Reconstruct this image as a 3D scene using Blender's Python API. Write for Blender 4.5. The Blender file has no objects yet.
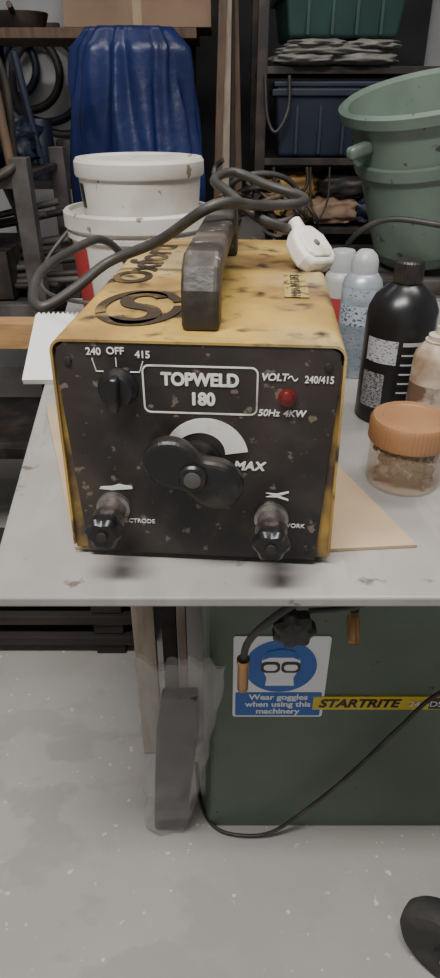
import bpy, math, random
from mathutils import Vector, Matrix, noise
random.seed(4)
D=math.radians
# ---------------- helpers ----------------
def mat(name,c,rough=.6,metal=0,c2=None,scale=8,lo=.45,hi=.6,c3=None,s3=60,t3=.68,bump=0,bscale=40,alpha=1,trans=0,stretch=None,emit=0,scr=None,scs=(3,60,3),sct=.62,w3=.04,c4=None,s4=3,lo4=.45,hi4=.65):
    m=bpy.data.materials.new(name); m.use_nodes=True; nt=m.node_tree; b=nt.nodes['Principled BSDF']
    b.inputs['Roughness'].default_value=rough; b.inputs['Metallic'].default_value=metal
    b.inputs['Base Color'].default_value=(*c,1)
    b.inputs['Alpha'].default_value=alpha; b.inputs['Transmission Weight'].default_value=trans
    tc=nt.nodes.new('ShaderNodeTexCoord'); mp=nt.nodes.new('ShaderNodeMapping'); nt.links.new(tc.outputs['Object'],mp.inputs[0])
    if stretch: mp.inputs['Scale'].default_value=stretch
    def layer(prev,col,sc,lo,hi,det=6,vec=None):
        n=nt.nodes.new('ShaderNodeTexNoise'); n.inputs['Scale'].default_value=sc; n.inputs['Detail'].default_value=det
        nt.links.new(vec or mp.outputs[0],n.inputs['Vector'])
        r=nt.nodes.new('ShaderNodeMapRange'); r.inputs[1].default_value=lo; r.inputs[2].default_value=hi
        nt.links.new(n.outputs[0],r.inputs[0])
        x=nt.nodes.new('ShaderNodeMix'); x.data_type='RGBA'
        nt.links.new(r.outputs[0],x.inputs[0])
        if prev is None: x.inputs[6].default_value=(*c,1)
        else: nt.links.new(prev,x.inputs[6])
        x.inputs[7].default_value=(*col,1)
        return x.outputs[2]
    p=None
    if c4: p=layer(p,c4,s4,lo4,hi4,4)
    if c2: p=layer(p,c2,scale,lo,hi)
    if c3: p=layer(p,c3,s3,t3,t3+w3,4)
    if scr:
        for ang in (25,-50):
            m2=nt.nodes.new('ShaderNodeMapping'); m2.inputs['Scale'].default_value=scs; m2.inputs['Rotation'].default_value=(D(ang),D(ang*.7),D(ang)); nt.links.new(tc.outputs['Object'],m2.inputs[0])
            p=layer(p,scr,4,sct,sct+.05,4,m2.outputs[0])
    if p is not None: nt.links.new(p,b.inputs['Base Color'])
    if bump:
        n=nt.nodes.new('ShaderNodeTexNoise'); n.inputs['Scale'].default_value=bscale; n.inputs['Detail'].default_value=5
        nt.links.new(mp.outputs[0],n.inputs['Vector'])
        bp=nt.nodes.new('ShaderNodeBump'); bp.inputs['Strength'].default_value=bump; bp.inputs['Distance'].default_value=.01
        nt.links.new(n.outputs[0],bp.inputs['Height']); nt.links.new(bp.outputs[0],b.inputs['Normal'])
    if emit:
        b.inputs['Emission Color'].default_value=(*c,1); b.inputs['Emission Strength'].default_value=emit
    return m
def empty(name,loc=(0,0,0),rot=(0,0,0)):
    e=bpy.data.objects.new(name,None); bpy.context.collection.objects.link(e); e.location=loc; e.rotation_euler=rot; e.empty_display_size=.05
    return e
def mesh(name,v,f,m,parent=None,loc=(0,0,0),rot=(0,0,0),smooth=False,bevel=0,solid=0,sub=0):
    me=bpy.data.meshes.new(name); me.from_pydata([tuple(a) for a in v],[],f); me.validate(); me.update()
    import bmesh
    bm=bmesh.new(); bm.from_mesh(me); bmesh.ops.recalc_face_normals(bm,faces=bm.faces); bm.to_mesh(me); bm.free()
    o=bpy.data.objects.new(name,me); bpy.context.collection.objects.link(o)
    if m: me.materials.append(m)
    if parent: o.parent=parent
    o.location=loc; o.rotation_euler=rot
    if smooth:
        for p in me.polygons: p.use_smooth=True
    if solid:
        s=o.modifiers.new('s','SOLIDIFY'); s.thickness=solid; s.offset=0
    if bevel:
        b=o.modifiers.new('b','BEVEL'); b.width=bevel; b.segments=3; b.limit_method='ANGLE'; b.angle_limit=D(35)
    return o
def box(name,size,loc,m,parent=None,rot=(0,0,0),bevel=.002):
    x,y,z=[a/2 for a in size]
    v=[(-x,-y,-z),(x,-y,-z),(x,y,-z),(-x,y,-z),(-x,-y,z),(x,-y,z),(x,y,z),(-x,y,z)]
    f=[(0,3,2,1),(4,5,6,7),(0,1,5,4),(1,2,6,5),(2,3,7,6),(3,0,4,7)]
    return mesh(name,v,f,m,parent,loc,rot,bevel=bevel)
def lathe(name,prof,m,parent=None,loc=(0,0,0),rot=(0,0,0),n=40,lobes=0,amp=0,smooth=True,a0=0,a1=None):
    v=[];f=[]
    full=a1 is None
    cnt=n if full else n+1
    for r,z in prof:
        for i in range(cnt):
            a=2*math.pi*i/n if full else a0+(a1-a0)*i/n
            rr=r*(1+amp*math.cos(lobes*a)) if lobes else r
            v.append((rr*math.cos(a),rr*math.sin(a),z))
    for j in range(len(prof)-1):
        for i in range(cnt if full else n):
            k=(i+1)%cnt
            f.append((j*cnt+i,j*cnt+k,(j+1)*cnt+k,(j+1)*cnt+i))
    if full:
        if prof[0][0]>1e-5: f.append(tuple(range(cnt)))
        if prof[-1][0]>1e-5: f.append(tuple((len(prof)-1)*cnt+i for i in range(cnt)))
    o=mesh(name,v,f,m,parent,loc,rot,smooth=smooth)
    if smooth:
        e=o.modifiers.new('e','EDGE_SPLIT'); e.split_angle=D(35)
    return o
def prism(name,pts,th,m,parent=None,loc=(0,0,0),rot=(0,0,0),bevel=0,smooth=False):
    n=len(pts); v=[(x,y,0) for x,y in pts]+[(x,y,th) for x,y in pts]
    f=[tuple(range(n)),tuple(range(n,2*n))]+[(i,(i+1)%n,n+(i+1)%n,n+i) for i in range(n)]
    return mesh(name,v,f,m,parent,loc,rot,bevel=bevel)
def ring(name,po,pi_,th,m,parent=None,loc=(0,0,0),rot=(0,0,0),closed=True):
    n=len(po); v=[(x,y,0) for x,y in po]+[(x,y,0) for x,y in pi_]+[(x,y,th) for x,y in po]+[(x,y,th) for x,y in pi_]
    f=[]
    for i in range(n if closed else n-1):
        k=(i+1)%n
        f+=[(i,k,n+k,n+i),(2*n+i,2*n+k,3*n+k,3*n+i),(i,k,2*n+k,2*n+i),(n+i,n+k,3*n+k,3*n+i)]
    return mesh(name,v,f,m,parent,loc,rot)
def rr(w,h,r,n=6):
    p=[]
    for cx,cy,a in ((w/2-r,h/2-r,0),(-w/2+r,h/2-r,90),(-w/2+r,-h/2+r,180),(w/2-r,-h/2+r,270)):
        for i in range(n+1):
            t=D(a+90*i/n); p.append((cx+r*math.cos(t),cy+r*math.sin(t)))
    return p
def circ(r,n=40,cx=0,cy=0): return [(cx+r*math.cos(2*math.pi*i/n),cy+r*math.sin(2*math.pi*i/n)) for i in range(n)]
def tube(name,pts,r,m,parent=None,n=10,step=8,smoothpath=True):
    P=[Vector(p) for p in pts]; Q=[]
    if smoothpath and len(P)>2:
        for i in range(len(P)-1):
            p0=P[max(i-1,0)];p1=P[i];p2=P[i+1];p3=P[min(i+2,len(P)-1)]
            for k in range(step):
                t=k/step
                Q.append(.5*((2*p1)+(p2-p0)*t+(2*p0-5*p1+4*p2-p3)*t*t+(3*p1-p0-3*p2+p3)*t**3))
        Q.append(P[-1])
    else: Q=P
    v=[];f=[]; T=(Q[1]-Q[0]).normalized(); N=T.orthogonal().normalized()
    for i,q in enumerate(Q):
        t=(Q[min(i+1,len(Q)-1)]-Q[max(i-1,0)]).normalized()
        N=(N-t*N.dot(t)).normalized(); B=t.cross(N)
        for k in range(n):
            a=2*math.pi*k/n; v.append(q+r*(math.cos(a)*N+math.sin(a)*B))
    for i in range(len(Q)-1):
        for k in range(n):
            l=(k+1)%n; f.append((i*n+k,i*n+l,(i+1)*n+l,(i+1)*n+k))
    f.append(tuple(range(n))); f.append(tuple((len(Q)-1)*n+k for k in range(n)))
    o=mesh(name,v,f,m,parent,smooth=True)
    e=o.modifiers.new('e','EDGE_SPLIT'); e.split_angle=D(60)
    return o
def text(name,s,size,loc,rot,m,parent=None,off=0,shear=0,align='CENTER',ext=.0003,sx=1):
    c=bpy.data.curves.new(name,'FONT'); c.body=s; c.size=size; c.extrude=ext; c.offset=0; c.shear=shear; c.align_x=align; c.align_y='CENTER'
    t=bpy.data.objects.new(name+'_t',c); bpy.context.collection.objects.link(t)
    bpy.context.view_layer.update()
    me=bpy.data.meshes.new_from_object(t.evaluated_get(bpy.context.evaluated_depsgraph_get()))
    bpy.data.objects.remove(t)
    if off: # embolden: duplicate glyph geometry shifted around
        import bmesh
        bm=bmesh.new(); src=me.copy()
        k=0
        for dx,dy in ((0,0),(1,0),(-1,0),(0,.7),(0,-.7),(.7,.5),(-.7,.5),(.7,-.5),(-.7,-.5)):
            c2=src.copy(); c2.transform(Matrix.Translation((dx*off,dy*off,k*.00002))); bm.from_mesh(c2); k+=1
        bm.to_mesh(me); bm.free()
    o=bpy.data.objects.new(name,me); bpy.context.collection.objects.link(o)
    me.materials.clear(); me.materials.append(m)
    o.location=loc;o.rotation_euler=rot;o.scale=(sx,1,1)
    if parent:o.parent=parent
    return o
def blob(name,size,m,parent=None,loc=(0,0,0),rot=(0,0,0),p=3.,nz=.12,fr=4,seed=0,nu=36,nv=20):
    v=[];f=[]
    sg=lambda x,e: math.copysign(abs(x)**e,x)
    for j in range(nv+1):
        ph=-math.pi/2+math.pi*j/nv
        for i in range(nu):
            th=2*math.pi*i/nu; e=2/p
            d=Vector((sg(math.cos(ph),e)*sg(math.cos(th),e),sg(math.cos(ph),e)*sg(math.sin(th),e),sg(math.sin(ph),e)))
            k=1+nz*noise.noise(d*fr+Vector((seed,0,0)))
            v.append((d.x*size[0]/2*k,d.y*size[1]/2*k,d.z*size[2]/2*(k if d.z>-.6 else 1)))
    for j in range(nv):
        for i in range(nu):
            l=(i+1)%nu; f.append((j*nu+i,j*nu+l,(j+1)*nu+l,(j+1)*nu+i))
    return mesh(name,v,f,m,parent,loc,rot,smooth=True)
# ---------------- materials ----------------
yel=mat('yellow_paint',(.50,.325,.08),.40,0,(.17,.10,.045),7,.42,.68,(.05,.035,.025),20,.555,bump=.14,w3=.10,c4=(.46,.37,.20),s4=5,lo4=.48,hi4=.66)
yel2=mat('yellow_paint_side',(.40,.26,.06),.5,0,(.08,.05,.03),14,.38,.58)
blk=mat('panel_black',(.015,.013,.014),.40,0,(.060,.045,.035),5,.42,.70,(.17,.13,.10),70,.64,bump=.08,c4=(.035,.030,.028),s4=18,lo4=.48,hi4=.62)
plas=mat('black_plastic',(.012,.012,.013),.36,0,(.06,.05,.04),26,.48,.75,bump=.1)
ink=mat('black_ink',(.012,.012,.013),.5)
hand=mat('handle_black',(.02,.018,.016),.48,0,(.11,.09,.07),14,.46,.68,(.22,.18,.14),60,.66,bump=.25)
rub=mat('cable_rubber',(.033,.031,.029),.5,0,(.08,.07,.06),20,.5,.8)
wht=mat('white_ink',(.78,.77,.73),.5,0,(.33,.30,.26),25,.52,.74)
brn=mat('brown_ink',(.035,.022,.012),.6,0,(.22,.14,.05),22,.53,.68)
brn2=mat('brown_ink_faded',(.11,.065,.025),.6,0,(.34,.22,.07),22,.48,.66)
red=mat('red_lens',(.13,.012,.012),.25)
stl=mat('steel',(.35,.33,.31),.4,.85,(.10,.07,.05),30,.42,.62)
brass=mat('brass',(.45,.27,.13),.35,.9,(.2,.1,.05),25,.5,.7)
tbl=mat('table_grey',(.39,.375,.36),.38,0,(.285,.27,.255),5,.42,.66,(.15,.125,.105),30,.645,bump=.06,scr=(.32,.305,.29),scs=(9,2.5,2),sct=.57,c4=(.33,.315,.30),s4=1.6,lo4=.4,hi4=.6,w3=.06)
flo=mat('floor_concrete',(.47,.455,.43),.75,0,(.375,.36,.335),1.8,.32,.68,(.66,.65,.63),55,.67,bump=.2,bscale=25,scr=(.385,.37,.345),scs=(1.5,2.2,2),sct=.56)
grn=mat('green_enamel',(.105,.145,.11),.42,0,(.068,.098,.073),3,.38,.7,(.03,.035,.03),50,.70)
card=mat('cardboard',(.50,.385,.25),.8,0,(.38,.28,.17),5,.4,.7)
card2=mat('cardboard_dark',(.33,.22,.15),.8,0,(.25,.165,.11),6,.4,.7)
bwhite=mat('bucket_white',(.60,.58,.53),.5,0,(.42,.39,.33),7,.5,.72,(.2,.16,.12),36,.66)
bred=mat('bucket_red',(.35,.03,.03),.5)
plug=mat('plug_white',(.74,.71,.66),.45,0,(.42,.37,.3),25,.52,.7)
wood=mat('timber',(.45,.27,.12),.7,0,(.3,.16,.06),12,.4,.7,stretch=(1,6,6))
woodd=mat('timber_dark',(.035,.028,.025),.8,0,(.022,.018,.017),8,.4,.7,stretch=(1,5,5))
woodm=mat('timber_brown',(.15,.095,.06),.7,0,(.08,.05,.035),8,.4,.7,stretch=(6,6,1))
woodp=mat('timber_pale',(.38,.32,.26),.8,0,(.25,.2,.15),9,.4,.7,stretch=(5,5,1))
wall=mat('wall_paint',(.50,.50,.51),.8,0,(.36,.36,.37),2,.4,.7,bump=.1,bscale=8)
blue=mat('tarp_blue',(.013,.027,.13),.35,0,(.005,.010,.05),4,.4,.7,bump=.6,bscale=12)
dgreen=mat('box_green',(.018,.06,.052),.5,0,(.010,.035,.032),5,.4,.7)
dblue=mat('tub_blue',(.012,.02,.045),.5,0,(.008,.012,.025),5,.4,.7)
bing=mat('bin_green',(.165,.225,.18),.40,0,(.09,.13,.10),4,.38,.7,(.05,.06,.05),30,.66)
ragg=mat('rag_grey',(.28,.28,.25),.9,0,(.15,.15,.135),8,.4,.65,bump=.5,bscale=22)
ylbag=mat('bag_ochre',(.38,.23,.06),.6,0,(.2,.10,.04),8,.4,.7,bump=.4)
dark=mat('dark_board',(.014,.014,.017),.8,0,(.03,.028,.03),4,.4,.7)
drk2=mat('dark_steel',(.035,.032,.032),.55,.4,(.09,.065,.05),14,.45,.7)
gst=mat('grey_steel',(.12,.112,.108),.55,.3,(.05,.04,.035),10,.42,.65)
lidb=mat('lid_brown',(.31,.16,.075),.4,0,(.2,.095,.045),12,.4,.8)
clear=mat('jar_clear',(.68,.50,.34),.12,alpha=.27)
bagm=mat('bag_clear',(.55,.54,.53),.15,alpha=.27,bump=1,bscale=24)
signb=mat('sign_blue',(.02,.11,.42),.4)
signw=mat('sign_white',(.75,.77,.8),.4)
lyel=mat('label_yellow',(.62,.46,.03),.45)
cream=mat('can_cream',(.50,.44,.35),.4,0,(.25,.16,.10),16,.46,.62)
cansil=mat('can_silver',(.35,.39,.43),.35,.3)
canlab=mat('can_label',(.30,.36,.42),.35,.2,(.42,.47,.52),12,.45,.6,(.12,.16,.24),150,.6,stretch=(1,1,2.5))
capg=mat('cap_grey',(.40,.42,.43),.35)
blab=mat('bottle_label',(.26,.27,.29),.4,0,(.05,.05,.055),240,.50,.54,stretch=(1,1,2.6))
canred=mat('can_red',(.4,.05,.05),.4)
foam=mat('foam_white',(.78,.78,.76),.7)
screwm=mat('screw_steel',(.36,.33,.30),.35,.9,(.10,.07,.05),40,.45,.6)
# ---------------- room ----------------
T=.852
box('floor',(5.2,5.2,.1),(0,1.0,-.05),flo,bevel=0)
box('wall_back',(5.2,.1,2.8),(0,3.45,1.4),wall,bevel=0)
box('wall_left',(.1,5.0,2.8),(-2.55,.9,1.4),wall,bevel=0)
box('wall_right',(.1,5.0,2.8),(2.55,.9,1.4),wall,bevel=0)
box('wall_front',(5.2,.1,2.8),(0,-1.55,1.4),wall,bevel=0)
box('ceiling',(5.2,5.1,.1),(0,.95,2.85),wall,bevel=0)
# ---------------- saw table + cabinet ----------------
st=empty('saw_bench',(0,0,0))
pts=[(-.25,.499),(.85,.499),(.85,1.68),(-.405,1.68)]
prism('table_top',pts,.014,tbl,st,(0,0,T-.014),bevel=.003)
cab=rr(.80,.62,.025)
prism('cabinet',[(x+.37,y+.738+.31) for x,y in cab],T-.014,grn,st)
def F(nm,s,size,x,z,m,y=.7355,**k): return text(nm,s,size,(x,y,z),(D(90),0,0),m,st,**k)
box('badge_strip',(.44,.003,.034),(.165+.22,.7365,.392),lyel,st,bevel=0)
box('badge_dark',(.26,.001,.028),(.312+.19,.7345,.392),plas,st,bevel=0)
F('badge_text','STARTRITE',.029,.246,.391,plas,y=.7345,off=.0011,shear=.25)
F('badge_text_small','240-DS',.02,.335,.391,signw,y=.7335,align='LEFT')
lathe('lock_knob',[(.001,0),(.024,0),(.028,.004),(.028,.02),(.02,.026),(.001,.027)],plas,st,(.1,.628,.692),(D(90),0,0),lobes=7,amp=.1,n=70)
lathe('lock_shaft',[(.007,0),(.007,.125)],stl,st,(.1,.745,.692),(D(90),0,0))
tube('lever_rod',[(.19,.76,.745),(.19,.69,.728),(.187,.64,.698)],.006,stl,st)
lathe('lever_grip',[(.001,0),(.0065,0),(.0065,.002),(.009,.004),(.009,.035),(.007,.04)],brass,st,(.184,.612,.666),(D(-40),0,0),n=20)
lathe('lever_bore',[(.001,0),(.005,0),(.005,.003)],plas,st,(.184,.6115,.6655),(D(-40),0,0),n=20)
tube('hanging_cord',[(.62,.71,.62),(.5,.72,.53),(.376,.715,.445),(.321,.712,.36),(.247,.712,.22),(.18,.715,.108),(.104,.712,.02),(.031,.715,.007),(-.015,.735,.007),(-.043,.79,.007),(-.055,.88,.007)],.0038,rub,st)
tube('hanging_lead',[(.30,.62,.838),(.20,.61,.80),(.12,.60,.77),(.065,.61,.71),(.04,.64,.64),(.035,.653,.59)],.0055,rub,st)
lathe('lead_ferrule',[(.001,0),(.007,0),(.0085,.003),(.0085,.058),(.010,.06),(.010,.068),(.001,.068)],brass,st,(.035,.653,.525),n=20)
tube('hanging_lead_2',[(.45,.62,.838),(.36,.61,.79),(.26,.61,.765),(.17,.60,.745),(.12,.62,.72)],.004,rub,st)
# safety sign
sg=empty('goggles_safety_sign',(.103,.7375,.455),(D(90),0,D(0))); sg.scale=(.96,.98,1)
prism('sign_plate',rr(.168,.205,.006),.0015,signw,sg)
prism('disc',circ(.064,48,0,.03),.0008,signb,sg,(0,0,.0015))
prism('caption_panel',rr(.158,.062,.003),.0008,signb,sg,(0,-.067,.0015))
head=[(-.026,-.02),(.026,-.02),(.024,0),(.032,.02),(.034,.045),(.024,.064),(0,.07),(-.024,.064),(-.034,.045),(-.032,.02),(-.024,0)]
prism('head_shape',[(x,y+.003) for x,y in head],.0006,signw,sg,(0,0,.0023))
hair=[(.034,.045),(.024,.066),(0,.073),(-.024,.066),(-.034,.045),(-.02,.052),(.02,.052)]
prism('hair',hair,.0006,signb,sg,(0,.002,.0029))
for s in(-1,1):
    prism('goggle_rim',rr(.034,.027,.01),.0006,plas,sg,(s*.018,.03,.0029))
    prism('goggle_lens',rr(.024,.015,.007),.0006,signw,sg,(s*.018,.03,.0035))
for i,s in enumerate(('Wear goggles','when using this','machinery')):
    text('caption_%d'%i,s,.0195,(0,-.048-.019*i,.0025),(0,0,0),signw,sg,off=.0006)
# ---------------- cardboard + welder ----------------
prism('cardboard_sheet',[(-.30,.985),(-.17,.582),(.05,.572),(.232,.586),(.16,.80),(.10,1.0)],.004,card,None,(0,0,T+.0005))
W=empty('arc_welder',(-.022,.564,T+.005),(0,0,D(-4.2)))
H=.252; DP=.5
prof=[(-.144,.012),(-.139,H-.018)]
for i in range(7):
    a=D(180-90*i/6); prof.append((-.139+.012+.012*math.cos(a),H-.012+.012*math.sin(a)))
for i in range(7):
    a=D(90-90*i/6); prof.append((.139-.012+.012*math.cos(a),H-.012+.012*math.sin(a)))
prof+=[(.139,H-.018),(.144,.012)]
ys=[-.004+.504*i/20 for i in range(21)]
v=[(x,y,z+.0015*noise.noise(Vector((x*9,y*9,0)))) for y in ys for x,z in prof]; n=len(prof)
f=[(j*n+i,j*n+i+1,(j+1)*n+i+1,(j+1)*n+i) for j in range(20) for i in range(n-1)]
o=mesh('case_shell',v,f,yel,W,smooth=True,solid=.0025); o.modifiers.new('e','EDGE_SPLIT').split_angle=D(40)
panel=[(-.129,.004),(.129,.004),(.1365,H-.02),(.134,H-.008),(.126,H-.0015),(-.126,H-.0015),(-.134,H-.008),(-.1365,H-.02)]
prism('front_panel',panel,.004,blk,W,(0,.001,0),(D(90),0,0),bevel=.0008)
for s in(-1,1):
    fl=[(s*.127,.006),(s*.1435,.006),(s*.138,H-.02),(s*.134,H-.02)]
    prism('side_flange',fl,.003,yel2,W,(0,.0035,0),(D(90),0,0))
box('base_plate',(.27,.49,.006),(0,.25,.006),drk2,W)
box('rear_panel',(.262,.004,.236),(0,.49,.125),blk,W)
for s in(-1,1):
    for y in(.03,.46): lathe('foot',[(.012,-.0045),(.010,.004)],plas,W,(s*.11,y,.0),n=16)
def PT(nm,s,size,x,z,m=wht,**k): return text(nm,s,size,(x,-.0036,z),(D(90),0,0),m,W,**k)
ring('title_frame',rr(.112,.05,.007),rr(.1088,.0468,.0055),.0006,wht,W,(.003,-.003,.205),(D(90),0,0))
PT('title','TOPWELD',.0180,.003,.2155,off=.0009,sx=.88); PT('title_number','180',.0180,.005,.1955,off=.0009,sx=.92)
PT('switch_240','240',.0098,-.098,.2415,off=.0002); PT('switch_off','OFF',.0098,-.077,.2425,off=.0002); PT('switch_415','415',.0098,-.051,.2395,off=.0002)
PT('volt_text','VOLT',.0100,.074,.2205,off=.0003,shear=.15); PT('volt_value','240/415',.0100,.1165,.219,off=.0002,sx=.85)
tube('ac_symbol',[(.087,-.0034,.2195),(.0885,-.0034,.2215),(.0905,-.0034,.2215),(.0925,-.0034,.218),(.0945,-.0034,.218),(.096,-.0034,.220)],.0006,wht,W,n=6)
PT('freq_text','50Hz',.0098,.07,.1835,off=.0002,shear=.15); PT('power_text','4KW',.0098,.095,.1835,off=.0003,shear=.15)
PT('max_text','MAX',.0140,.052,.1225,off=.0006,shear=.2,sx=1.05); PT('min_text','MIN',.0140,-.036,.136,off=.0006,shear=.2)
PT('electrode_text','ELECTRODE',.0075,-.070,.048); PT('work_text','WORK',.0075,.103,.050)
for nm,a in (('l',[(-.100,.235),(-.097,.222),(-.090,.222)]),('m',[(-.077,.236),(-.077,.227)]),('r',[(-.051,.233),(-.055,.222),(-.064,.222)])):
    tube('switch_line_'+nm,[(x,-.0034,z) for x,z in a],.0006,wht,W,n=6,smoothpath=False)
po=[];pi_=[]
for i in range(31):
    a=D(168-158*i/30); k=i/30
    po.append((.0435*math.cos(a),.0435*math.sin(a))); r=.036-.016*k**.8; pi_.append((r*math.cos(a),r*math.sin(a)))
ring('dial_crescent',po,pi_,.0006,wht,W,(.008,-.003,.132),(D(90),0,0),closed=False)
po=[(.050*math.cos(D(245+66*i/14)),.050*math.sin(D(245+66*i/14))) for i in range(15)]
pi_=[(.024*math.cos(D(245+66*i/14)),.024*math.sin(D(245+66*i/14))) for i in range(15)]
ring('dial_lower',po,pi_,.0006,wht,W,(.010,-.003,.130),(D(90),0,0),closed=False)
PT('dial_letter','A',.013,.016,.086,off=.0008,m=ink).location.y=-.0042
lathe('dial_collar',[(.024,0),(.023,.008),(.016,.010),(.012,.018)],plas,W,(.0,-.003,.127),(D(90),0,0))
kp=[]
for i in range(72):
    a=2*math.pi*i/72; r=.0215+.032*abs(math.cos(a))**1.9; kp.append((r*math.cos(a)*1.0,r*math.sin(a)))
KN=empty('current_knob',(-.002,-.019,.127),(D(90),D(27),0)); KN.parent=W
prism('knob_wing',kp,.018,plas,KN,bevel=.006)
lathe('knob_hub',[(.0145,.016),(.0145,.021),(.0125,.0235),(.001,.024)],plas,KN)
lathe('knob_cap',[(.0085,.022),(.0085,.0252),(.001,.0262)],gst,KN)
SW=empty('voltage_switch',(-.077,-.003,.206),(D(90),0,0)); SW.parent=W
lathe('switch_skirt',[(.02,0),(.019,.006),(.0165,.009),(.0155,.015),(.001,.0155)],plas,SW)
box('switch_grip',(.0085,.036,.014),(0,.0,.019),plas,SW,rot=(0,0,D(-4)),bevel=.003)
lathe('pilot_light',[(.0088,0),(.0088,.003),(.0068,.0035),(.006,.008),(.001,.0098)],red,W,(.087,-.003,.2005),(D(90),0,0))
for nm,x,z in(('electrode_terminal',-.094,.066),('return_terminal',.078,.060)):
    E=empty(nm,(x,-.003,z),(D(90),0,0)); E.parent=W
    lathe('boss',[(.0185,0),(.0185,.005),(.015,.007),(.0135,.022),(.0115,.024),(.001,.024)],stl,E)
    lathe('washer',[(.017,.024),(.017,.027)],stl,E)
    lathe('nut',[(.014,.027),(.014,.034)],stl,E,n=6,smooth=False)
    lathe('knob',[(.012,.034),(.0165,.038),(.018,.044),(.018,.052),(.014,.057),(.001,.057)],plas,E,lobes=6,amp=.09,n=72)
    lathe('stud',[(.0055,.056),(.0055,.060),(.001,.0605)],drk2,E)
prism('electrode_icon',[(-.018,0),(-.016,.003),(-.004,.004),(.004,.007),(.007,.006),(.018,.0045),(.018,.0015),(.004,0),(-.004,-.001)],.0006,wht,W,(-.09,-.003,.088),(D(90),0,0))
prism('clamp_icon',[(-.012,.005),(.0,.0045),(.012,.008),(.012,.006),(.002,.002),(.012,-.002),(.012,-.004),(0,0),(-.012,0),(-.004,.0025)],.0006,wht,W,(.083,-.003,.086),(D(90),0,0))
for x,z in((-.118,.02),(.118,.02),(.124,.232),(-.124,.232)): lathe('screw',[(.004,0),(.0035,.002),(.001,.0025)],drk2,W,(x,-.003,z),(D(90),0,0),n=14)
zt=H+.0022
def arcring(nm,a0,a1,ro,ri,cx,cy,m,sy=1):
    A=[D(a0+(a1-a0)*i/24) for i in range(25)]
    ring(nm,[(cx+ro*math.cos(a),cy+sy*ro*math.sin(a)) for a in A],[(cx+ri*math.cos(a),cy+sy*ri*math.sin(a)) for a in A],.0005,m,W,(0,0,zt),closed=False)
arcring('logo_ring_a',20,205,.047,.036,-.072,.105,brn,1.45)
arcring('logo_ring_b',-150,5,.047,.036,-.072,.105,brn,1.45)
arcring('logo_s_a',20,270,.027,.012,-.072,.105+.0270,brn,1.35)
arcring('logo_s_b',-160,90,.027,.012,-.072,.105-.0270,brn,1.35)
text('top_lettering','Oxford',.066,(-.100,.325,zt),(0,0,D(88)),brn,W,off=.0022,sx=1.2,ext=.0004)
box('rating_sticker',(.028,.11,.0006),(.098,.21,zt),mat('sticker',(.36,.27,.08),.5,0,(.1,.07,.03),60,.5,.55),W,bevel=0)
text('sticker_text','MMA WELDER',.016,(.098,.21,zt+.0006),(0,0,D(90)),plas,W,ext=.0002)
hp=[(-.0,0),(0,.040),(.012,.060),(.03,.070),(.34,.070),(.36,.060),(.372,.042),(.372,0),(.345,0),(.345,.03),(.332,.042),(.05,.042),(.036,.03),(.036,0)]
v=[(s*.0185,y,z) for s in(-1,1) for y,z in hp]; n=len(hp)
f=[(i,(i+1)%n,n+(i+1)%n,n+i) for i in range(n)]+[tuple(range(n)),tuple(range(n,2*n))]
mesh('carry_handle',v,f,hand,W,(.001,.026,H),bevel=.006)
# mains cable & plug
MC=empty('mains_cable')
tube('flex',[(-.10,1.075,.93),(-.12,1.13,.97),(-.165,1.14,1.06),(-.195,1.088,1.105),(-.229,.989,1.105),(-.246,.882,1.10),(-.234,.787,1.09),(-.211,.752,1.089),(-.182,.794,1.100),(-.145,.846,1.121),(-.077,.83,1.150),(-.006,.787,1.197),(.051,.865,1.186),(.108,.918,1.182),(.115,.965,1.185),(.072,.993,1.195),(.022,1.024,1.21),(-.008,.975,1.205),(.012,.906,1.196),(.049,.868,1.172),(.079,.870,1.160),(.089,.884,1.156)],.0066,rub,MC)
PL=empty('mains_plug',(.118,.864,1.134),(D(40),D(6),D(38)))
PL.parent=MC; PL.scale=(1.2,1.2,1.15)
pp=[(-.012,.026),(.012,.026),(.024,.012),(.026,-.006),(.024,-.018),(.016,-.027),(-.016,-.027),(-.024,-.018),(-.026,-.006),(-.024,.012)]
prism('plug_body',pp,.02,plug,PL,(0,0,-.010),bevel=.005)
prism('plug_back',[(x*.72,y*.72) for x,y in pp],.004,plug,PL,(0,0,.0085),bevel=.002)
lathe('plug_screw',[(.004,0),(.004,.001)],stl,PL,(0,-.002,.0125),n=16)
lathe('cord_sleeve',[(.0085,0),(.0075,.014)],plug,PL,(0,.024,0),(D(-90),0,0),n=16)
for x,y in((-.011,-.008),(.011,-.008),(0,.012)): box('pin',(.006,.004,.014),(x,y,-.016),brass,PL,bevel=.0005)
# ---------------- items on table ----------------
J=empty('screw_jar',(.252,.742,T)); J.scale=(1.06,1.06,1.06)
lathe('jar_wall',[(.001,.001),(.042,.001),(.046,.006),(.0465,.02),(.046,.06),(.042,.066)],clear,J)
lathe('jar_lid',[(.0485,.060),(.050,.062),(.050,.086),(.047,.091),(.036,.092),(.034,.0905),(.001,.0905)],lidb,J,lobes=60,amp=.006,n=240)
vv=[];ff=[]
for k in range(75):
    a=random.uniform(0,6.28);r=.033*math.sqrt(random.random());z=.009+random.random()*.036
    M=Matrix.Translation((r*math.cos(a),r*math.sin(a),z))@Matrix.Rotation(random.uniform(0,6.28),4,'Z')@Matrix.Rotation(random.uniform(.9,2.2),4,'X')
    for rad,z0,z1 in((.0028,-.010,.006),(.0066,.006,.010)):
        b0=len(vv)
        for zz in(z0,z1):
            for i in range(6): vv.append(M@Vector((rad*math.cos(i*1.047),rad*math.sin(i*1.047),zz)))
        ff+=[tuple(b0+i for i in range(6)),tuple(b0+6+i for i in range(6))]+[(b0+i,b0+(i+1)%6,b0+6+(i+1)%6,b0+6+i) for i in range(6)]
mesh('screws',vv,ff,screwm,J)
C=empty('spray_can',(.312,.858,T))
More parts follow.
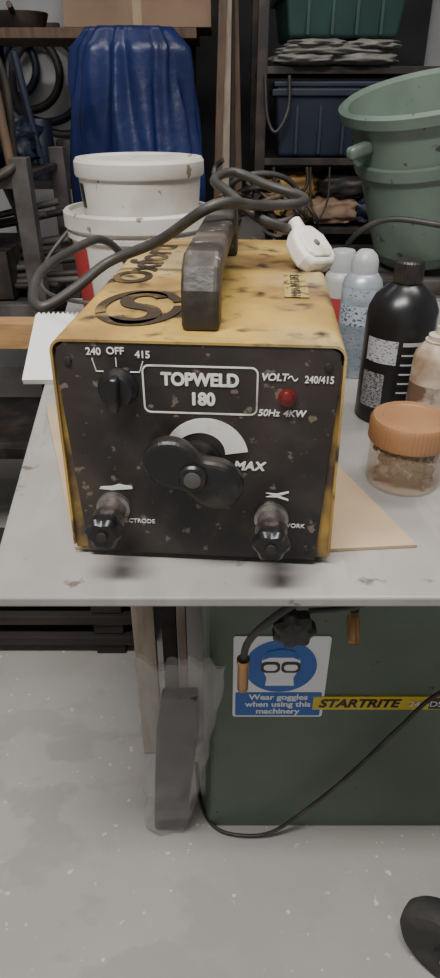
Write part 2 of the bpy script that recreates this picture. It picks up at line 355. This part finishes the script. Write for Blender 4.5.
lathe('can_body',[(.001,0),(.031,0),(.033,.003),(.033,.135),(.031,.142),(.024,.152),(.020,.158),(.0205,.161),(.016,.162)],cream,C)
lathe('can_nozzle',[(.017,.160),(.017,.168),(.008,.17),(.0075,.180),(.001,.181)],cream,C)
lathe('can_label',[(.0334,.02),(.0334,.10)],mat('cream_label',(.46,.4,.32),.5,0,(.14,.08,.055),22,.46,.56),C)
B=empty('solvent_bottle',(.281,.955,T),(0,0,0))
lathe('bottle_body',[(.001,0),(.050,0),(.054,.005),(.054,.165),(.052,.18),(.044,.198),(.027,.213),(.019,.218),(.019,.222)],mat('bottle_black',(.010,.010,.012),.3),B)
lathe('bottle_cap',[(.0215,.218),(.022,.221),(.0215,.246),(.019,.249),(.001,.249)],plas,B,lobes=30,amp=.015,n=120)
lathe('label_block',[(.0548,.03),(.0548,.088)],blab,B,a0=D(198),a1=D(240))
lathe('label_band',[(.0548,.105),(.0548,.142)],mat('label_pale',(.42,.44,.47),.4,0,(.08,.08,.09),240,.56,.6,stretch=(1,1,2)),B,a0=D(200),a1=D(255))
for i in range(7):
    z=.135-.015*i; lathe('label_line_%d'%i,[(.0546,z),(.0546,z+(.006 if i==0 else .0028))],capg,B,a0=D(262),a1=D(262+(38,30,42,36,44,28,40)[i]),n=16)
S=empty('spray_can',(.257,1.146,T))
lathe('can_body',[(.001,0),(.034,0),(.036,.003),(.036,.165),(.033,.175),(.026,.184)],canlab,S)
lathe('can_collar',[(.0362,.166),(.0335,.1765),(.0262,.1865),(.024,.188)],cansil,S)
lathe('can_cap',[(.024,.185),(.024,.207),(.020,.218),(.012,.226),(.001,.227)],capg,S)
lathe('can_band',[(.0363,.10),(.0363,.135)],mat('can_band',(.5,.55,.6),.4,0,(.05,.08,.2),160,.54,.58,stretch=(1,1,1.6)),S,a0=D(190),a1=D(330))
S2=empty('spray_can',(.238,1.255,T))
lathe('can_body',[(.001,0),(.031,0),(.033,.003),(.033,.15),(.030,.16),(.022,.168)],mat('can_white',(.42,.41,.39),.4),S2)
lathe('can_label',[(.0333,.055),(.0333,.12)],canred,S2)
lathe('can_cap',[(.024,.166),(.024,.20),(.021,.205),(.001,.206)],capg,S2)
X=empty('parts_carton',(.53,1.16,T),(0,0,D(10)))
box('carton',(.16,.12,.08),(0,0,.04),mat('carton_blue',(.25,.35,.42),.6),X); box('lid',(.165,.125,.02),(0,0,.087),signw,X)
# buckets
K=empty('paint_bucket',(-.165,1.37,T))
lathe('bucket_body',[(.001,0),(.122,0),(.125,.004),(.139,.215),(.146,.217),(.146,.225),(.140,.227),(.141,.243)],bwhite,K,n=64)
lathe('bucket_label',[(.1285,.04),(.1400,.205)],bred,K,n=40,a0=D(150),a1=D(228))
lathe('bucket_lid',[(.146,.232),(.150,.236),(.150,.262),(.146,.266),(.138,.266),(.136,.258),(.001,.258)],bwhite,K,n=64)
tube('bucket_handle',[(-.146,-.0,.222),(-.19,-.04,.17),(-.19,-.10,.13),(-.12,-.16,.12),(-.02,-.185,.12)],.004,gst,K)
U=empty('plastic_tub',(-.157,1.36,T+.260))
lathe('tub_body',[(.001,0),(.114,0),(.119,.067),(.122,.068)],bwhite,U,n=64)
lathe('tub_lid',[(.124,.065),(.1255,.068),(.1255,.090),(.121,.096),(.112,.097),(.109,.092),(.001,.092)],bwhite,U,n=64)
lathe('tub_label',[(.1153,.012),(.119,.055)],plas,U,n=10,a0=D(200),a1=D(212))
# foam & plank left
zz=[(-.04,-.09),(.045,-.09)]
for i in range(9): zz+=[(.045-.0095*i,.082),(.045-.0095*i-.0048,.09)]
prism('foam_packing',zz+[(-.042,.08)],.012,foam,None,(-.325,1.165,T+.040),(D(26),0,0))
box('timber_plank',(.62,.05,.055),(-.60,1.30,T+.028),wood)
# ---------------- below the table ----------------
G=empty('plastic_bag',(-.107,.742,0))
v=[];f=[];L=40;N=64
def bagy(t): return -.062*t
for j in range(L+1):
    t=j/L; z=.004+.55*t; w=.048+.024*t; d=.030*(1-t**2*.75)
    if j==0: w*=.9;d*=.8
    cx=.048*t
    for i in range(N):
        a=2*math.pi*i/N; c,s=math.cos(a),math.sin(a)
        x=math.copysign(abs(c)**.7,c)*w; y=math.copysign(abs(s)**.7,s)*d
        k=noise.noise(Vector((x*30,y*30,z*14)))*.010
        v.append((cx+x+k*c,bagy(t)+y+k*s+.009*noise.noise(Vector((x*45,3,z*16))),z+ (.04*noise.noise(Vector((x*40,0,5))) if j==L else 0)))
for j in range(L):
    for i in range(N):
        l=(i+1)%N; f.append((j*N+i,j*N+l,(j+1)*N+l,(j+1)*N+i))
f.append(tuple(range(N)))
mesh('bag_film',v,f,bagm,G,smooth=True)
v=[];LV=((.012,.032,.002),(.20,.035,.018),(.38,.037,.034),(.48,.030,.042))
for z,w,cx in LV:
    for sx,sy in((-1,-1),(1,-1),(1,1),(-1,1)): v.append((cx+sx*w,sy*(.018 if z<.3 else .011)+bagy(z/.55),z))
cn=mat('contents_navy',(.004,.005,.014),.5,0,(.012,.014,.028),14,.45,.7)
mesh('bag_contents',v,[(0,3,2,1),(12,13,14,15)]+[(a+i,a+(i+1)%4,a+4+(i+1)%4,a+4+i) for a in(0,4,8) for i in range(4)],cn,G,bevel=.006)
P_=empty('timber_offcuts',(0,0,0))
box('board_pale',(.045,.02,.80),(-.155,.93,.405),woodp,P_,rot=(D(-2),0,0))
box('board_dark',(.03,.02,.78),(-.105,.94,.395),woodd,P_,rot=(D(-2),0,0))
box('board_pale_2',(.018,.02,.77),(-.078,.93,.39),woodp,P_,rot=(D(-2),0,0))
Z=empty('pallet_stack',(0,0,0))
for k in range(3): box('slat_%d'%k,(1.6,.30,.03),(-1.0,1.36,.057+.075*k),woodd,Z)
for x in(-1.7,-1.0,-.3):
    for k in range(3): box('block',(.08,.28,.042),(x,1.36,.021+.075*k),woodd,Z)
# castor wheel right
Wl=empty('trolley_wheel',(.392,.482,0),(0,0,D(-38)))
R_=.088
lathe('tyre',[(.058,-.022),(R_-.008,-.022),(R_-.001,-.013),(R_,0),(R_-.001,.013),(R_-.008,.022),(.058,.022)],mat('tyre',(.03,.03,.03),.7,0,(.08,.075,.07),12,.45,.7),Wl,(0,0,R_),(D(90),0,0),n=48)
lathe('hub',[(.001,-.017),(.059,-.017),(.059,.017),(.001,.017)],gst,Wl,(0,0,R_),(D(90),0,0))
lathe('hub_cap',[(.001,.03),(.02,.028),(.024,.017)],drk2,Wl,(0,0,R_),(D(90),0,0))
lathe('axle',[(.009,-.035),(.009,.035)],stl,Wl,(0,0,R_),(D(90),0,0))
for s in(-1,1): box('fork_arm',(.02,.004,.15),(0,s*.03,.15),drk2,Wl)
box('fork_top',(.03,.066,.006),(0,0,.228),drk2,Wl); lathe('post',[(.01,0),(.01,.15)],drk2,Wl,(.012,.0,.23))
# ---------------- background ----------------
box('backing_board',(1.55,.03,2.1),(.12,3.30,1.05),dark,None,rot=(D(-2.0),0,0))
R=empty('storage_rack',(.52,2.72,0))
for x in(-.38,.38):
    for y in(-.22,.25): box('post',(.035,.035,2.0),(x,y,1.0),drk2,R)
for z in(.30,.885,1.115,1.385): box('shelf',(.76,.5,.022),(0,.015,z),drk2,R)
rs=random.Random(21)
for i in range(5):
    x0=(-.37,-.33,.16,.20,-.20)[i]; x1=x0+rs.uniform(.06,.18); z0=(1.37,1.10,1.37,1.37,1.10)[i]; dz=rs.uniform(.08,.2)
    tube('hung_cord_%d'%i,[(x0,-.25,z0),(x0+.01,-.262,z0-dz*.7),((x0+x1)/2,-.27,z0-dz),(x1,-.262,z0-dz*.6),(x1,-.25,z0)],rs.choice((.004,.006)),(rub,drk2)[i%2],R,n=8,step=5)
for i in range(5): box('loose_bar_%d'%i,(.02,.02,rs.uniform(.2,.45)),(rs.uniform(.12,.34),-.2+.03*i,1.0+.02*i),(drk2,gst,woodm)[i%3],R,rot=(0,D(rs.uniform(-25,25)),0))
def crate(nm,w,d,h,m,loc,rz=0):
    e=empty(nm,loc,(0,0,D(rz)))
    v=[];k=.9
    for z,s in((0,k),(h,1)):
        for sx,sy in((-1,-1),(1,-1),(1,1),(-1,1)): v.append((sx*w/2*s,sy*d/2*s,z))
    mesh('body',v,[(0,3,2,1),(4,5,6,7)]+[(i,(i+1)%4,4+(i+1)%4,4+i) for i in range(4)],m,e,bevel=.012)
    box('rim',(w+.02,d+.02,.022),(0,0,h-.02),m,e,bevel=.004)
    box('lid',(w+.01,d+.01,.018),(0,0,h+.004),m,e,bevel=.005)
    for x in(-.3,-.1,.1,.3): box('rib',(.012,.012,h*.75),(x*w,-d/2*.96,h*.42),m,e,rot=(D(-3),0,0))
    return e
crate('storage_box',.40,.34,.14,dgreen,(.40,2.68,1.474),2)
crate('storage_box',.40,.34,.215,dblue,(.395,2.66,1.1275),-3)
RG=empty('crumpled_rags',(0,0,0))
for i,(x,y,z,w_,h_) in enumerate(((.29,2.53,1.415,.22,.036),(.47,2.54,1.417,.24,.040),(.38,2.53,1.440,.36,.036),(.38,2.70,1.430,.38,.06),(.32,2.52,1.456,.20,.026),(.50,2.53,1.454,.18,.030))):
    blob('fold_%d'%i,(w_,.2,h_),ragg,RG,(x,y,z),(0,0,D(5*(i%3-1))),nz=.22,fr=2.3,seed=i*2.1,nu=60,nv=24,p=2.6)
e=empty('sack_pile')
for i,(x,y,z,m_) in enumerate(((.25,2.60,.945,ylbag),(.42,2.60,.945,card2),(.60,2.60,.945,dblue),(.27,2.62,1.03,ylbag),(.46,2.62,1.03,drk2))):
    blob('sack_%d'%i,(.20,.20,.095),m_,e,(x,y,z),nz=.35,fr=3,seed=i*3.3)
# blue tarp draped over a stand
TP=empty('blue_tarpaulin',(-.276,2.36,.72))
v=[];f=[];nx=140;ny=60
for j in range(ny+1):
    t=j/ny
    for i in range(nx):
        a=2*math.pi*i/nx
        w=.215*(1-.22*t**2)+.02*noise.noise(Vector((t*3,0,1))); d=.125*(1-.3*t)
        if t>.93: w*=1-(t-.93)*3.5; d*=1-(t-.93)*5
        k=1+.09*math.sin(a*13+5*noise.noise(Vector((math.cos(a)*2,math.sin(a)*2,t*1.5))))*(1-.3*t)+.22*noise.noise(Vector((math.cos(a)*3,math.sin(a)*3,t*3)))
        v.append((w*math.cos(a)*k,d*math.sin(a)*k,t*.77))
for j in range(ny):
    for i in range(nx):
        l=(i+1)%nx; f.append((j*nx+i,j*nx+l,(j+1)*nx+l,(j+1)*nx+i))
f.append(tuple(ny*nx+i for i in range(nx)))
mesh('tarp_sheet',v,f,blue,TP,smooth=True)
box('tarp_stand',(.40,.22,.71),(0,.0,-.365),drk2,TP)
WS=empty('timber_shelf',(-.50,2.82,0))
box('shelf_board',(.84,.4,.03),(0,0,1.495),woodm,WS)
for x in(-.38,.38): box('upright',(.05,.05,1.48),(x,.16,.74),woodd,WS)
box('shelf_mid',(.80,.36,.02),(0,.0,1.02),woodd,WS); box('shelf_low',(.80,.36,.02),(0,.0,.55),woodd,WS)
CB=empty('cardboard_box',(-.28,2.80,1.511))
box('carton',(.50,.34,.2),(0,0,.10),card2,CB); box('tape',(.03,.342,.201),(0,0,.10),card,CB,bevel=0)
box('flap',(.48,.12,.004),(0,-.22,.205),card2,CB,rot=(D(25),0,0))
PK=empty('leaning_planks')
for i,(x,m_) in enumerate(((-.015,woodm),(.015,woodp),(.045,woodd),(.072,woodm))):
    box('plank_%d'%i,(.026+.008*(i%2),.018,1.75),(x,2.54+.022*i,.88),m_,PK,rot=(D(-2),D(2-1.4*i),0))
BN=empty('green_bin',(.60,1.90,.935),(D(10),D(-12),D(0)))
lathe('bin_body',[(.001,0),(.14,0),(.145,.006),(.155,.12),(.198,.37),(.218,.375),(.222,.398),(.210,.405),(.198,.395),(.15,.03),(.001,.03)],bing,BN,n=64)
lathe('bin_band',[(.180,.245),(.190,.248),(.194,.275),(.186,.278)],bing,BN,n=64)
box('bin_handle',(.07,.03,.03),(-.195,-.10,.33),bing,BN,rot=(0,0,D(26)),bevel=.01)
SB=empty('side_bench',(.72,1.98,0))
box('bench_top',(.80,.5,.04),(0,0,.865),gst,SB)
for x in(-.36,.36):
    for y in(-.21,.21): box('leg',(.05,.05,.845),(x,y,.4225),drk2,SB)
box('lower_shelf',(.74,.44,.02),(0,0,.3),drk2,SB)
CL=empty('cable_tangle',(.12,2.04,.0))
box('stand',(.30,.28,.88),(0,.05,.44),dark,CL)
box('motor_body',(.17,.14,.13),(-.03,.06,.945),drk2,CL,bevel=.02)
lathe('motor_pulley',[(.001,0),(.05,0),(.05,.008),(.042,.014),(.05,.02),(.05,.028),(.001,.028)],gst,CL,(-.03,-.01,.96),(D(90),0,0))
rs=random.Random(11)
for i in range(15):
    cx=rs.uniform(-.05,.07); r0=rs.uniform(.05,.11); ph=rs.uniform(0,6); zc=rs.uniform(.96,1.13); tl=rs.uniform(-.6,.6)
    pts=[(cx+r0*math.cos(a+ph),-.03+.05*math.sin(a*2+i),zc+.6*r0*math.sin(a+ph)+tl*r0*math.cos(a+ph)) for a in [k*.42 for k in range(rs.randint(8,15))]]
    tube('coil_%d'%i,pts,rs.choice((.005,.006,.008)),(rub,drk2,gst,rub,woodm)[i%5],CL,n=8,step=3)
AH=tube('air_hose',[(.34,1.80,.893),(.34,1.72,.99),(.42,1.66,1.05),(.60,1.60,1.04),(.85,1.58,1.06)],.007,rub,None)
# left trolley rack
LR=empty('tool_rack',(-.80,1.95,0))
for x in(-.32,.30):
    for y in(-.2,.22): box('post',(.045,.045,1.18),(x,y,.59),gst,LR)
for z in(.35,.80,1.13):
    box('rail_front',(.62,.04,.04),(0,-.2,z),gst,LR); box('tray',(.6,.4,.015),(0,.01,z),drk2,LR)
tube('rail_bent',[(.30,-.2,1.17),(.22,-.26,1.13),(.0,-.27,1.12),(-.3,-.25,1.16)],.012,drk2,LR)
box('drawer',(.26,.3,.13),(.08,0,.88),drk2,LR); box('drawer_handle',(.1,.015,.015),(.08,-.16,.88),stl,LR)
box('drill_case',(.2,.2,.11),(-.14,-.03,1.20),gst,LR,bevel=.01)
lathe('tin',[(.001,0),(.05,0),(.05,.11),(.052,.112),(.052,.12),(.001,.12)],gst,LR,(.12,-.1,1.14))
lathe('grinder_body',[(.001,0),(.03,0),(.032,.05),(.026,.16),(.02,.2),(.001,.2)],dblue,LR,(.0,-.15,1.19),(0,D(70),0))
tube('clamp_frame',[(.24,-.05,1.15),(.25,-.05,1.34),(.21,-.05,1.42),(.13,-.05,1.42),(.11,-.05,1.36)],.011,drk2,LR)
tube('clamp_frame_2',[(.16,.05,1.15),(.17,.05,1.40),(.14,.05,1.50),(.07,.05,1.50),(.05,.05,1.42)],.012,drk2,LR)
tube('pry_bar',[(.28,-.1,.93),(.2,-.13,1.2),(.16,-.15,1.32),(.1,-.16,1.36)],.009,drk2,LR)
blob('cloth_bundle',(.2,.18,.12),dblue,LR,(.17,.10,1.20),nz=.5,seed=6)
rs=random.Random(5)
for i in range(14):
    x=rs.uniform(-.1,.28); y=rs.uniform(-.12,.15)
    tube('tool_handle_%d'%i,[(x,y,1.14),(x+rs.uniform(-.07,.05),y,1.14+rs.uniform(.12,.28))],rs.uniform(.006,.016),(drk2,woodm,dblue,drk2)[i%4],LR,n=8)
    tube('rod_%d'%i,[(x-.2,-.1+.015*i,.83+.01*i),(x+.2,-.12+.015*i,.85+.015*i)],.01,(drk2,gst)[i%2],LR,n=8)
WH=empty('hanging_hoses',(-.95,3.38,1.6))
for i in range(4):
    tube('loop_%d'%i,[(.13*math.sin(a)*(1+.2*i)+.08*i,-.03-.02*i,-.05-.2*(1-math.cos(a))*(.6+.12*i)) for a in[2*math.pi*k/14 for k in range(15)]],.018,rub if i%2 else dblue,WH,n=8,step=3)
box('wall_hook',(.3,.04,.03),(.1,-.02,-.03),drk2,WH)
SC=empty('frying_pan',(-.72,2.80,1.511))
lathe('pan',[(.001,0),(.08,0),(.10,.05),(.10,.055),(.095,.055),(.078,.008),(.001,.008)],drk2,SC,(0,0,.0))
tube('pan_handle',[(.0,-.09,.05),(.02,-.2,.06)],.01,drk2,SC)
SM=empty('tin_cans',(-.76,2.80,1.031))
for i,(x,h,m_) in enumerate(((-.05,.16,gst),(.06,.2,dblue),(.17,.13,drk2))): lathe('tin_%d'%i,[(.001,0),(.05,0),(.05,h),(.046,h+.01),(.001,h+.01)],m_,SM,(x,-.02,0))
# ---------------- lights ----------------
def area(n,loc,size,sy,e,rot=(0,0,0),c=(1,.965,.92)):
    l=bpy.data.lights.new(n,'AREA'); l.shape='RECTANGLE'; l.size=size; l.size_y=sy; l.energy=e; l.color=c
    o=bpy.data.objects.new(n,l); bpy.context.collection.objects.link(o); o.location=loc; o.rotation_euler=rot
    return o
tubem=mat('tube_glow',(1,.98,.95),.5,emit=4)
for i,(x,y,e) in enumerate(((-.4,.0,64),(.7,1.1,22),(-.8,2.1,3))):
    fx=empty('tube_light',(x,y,2.74))
    box('housing',(1.2,.1,.05),(0,0,.02),signw,fx)
    for s in(-.025,.025): box('lamp_tube',(1.15,.02,.02),(0,s,-.02),tubem,fx)
    area('ceiling_lamp_%d'%i,(x,y,2.68),1.2,.25,e)
w=bpy.data.worlds.new('World'); bpy.context.scene.world=w; w.use_nodes=True
w.node_tree.nodes['Background'].inputs[0].default_value=(.8,.85,.9,1); w.node_tree.nodes['Background'].inputs[1].default_value=.3
# ---------------- camera ----------------
cd=bpy.data.cameras.new('camera'); co=bpy.data.objects.new('camera',cd); bpy.context.collection.objects.link(co)
cd.sensor_fit='VERTICAL'; cd.sensor_height=36; cd.lens=622/978*36; cd.clip_start=.02
co.location=(0,0,1.30); co.rotation_euler=(D(90-32),0,0)
bpy.context.scene.camera=co
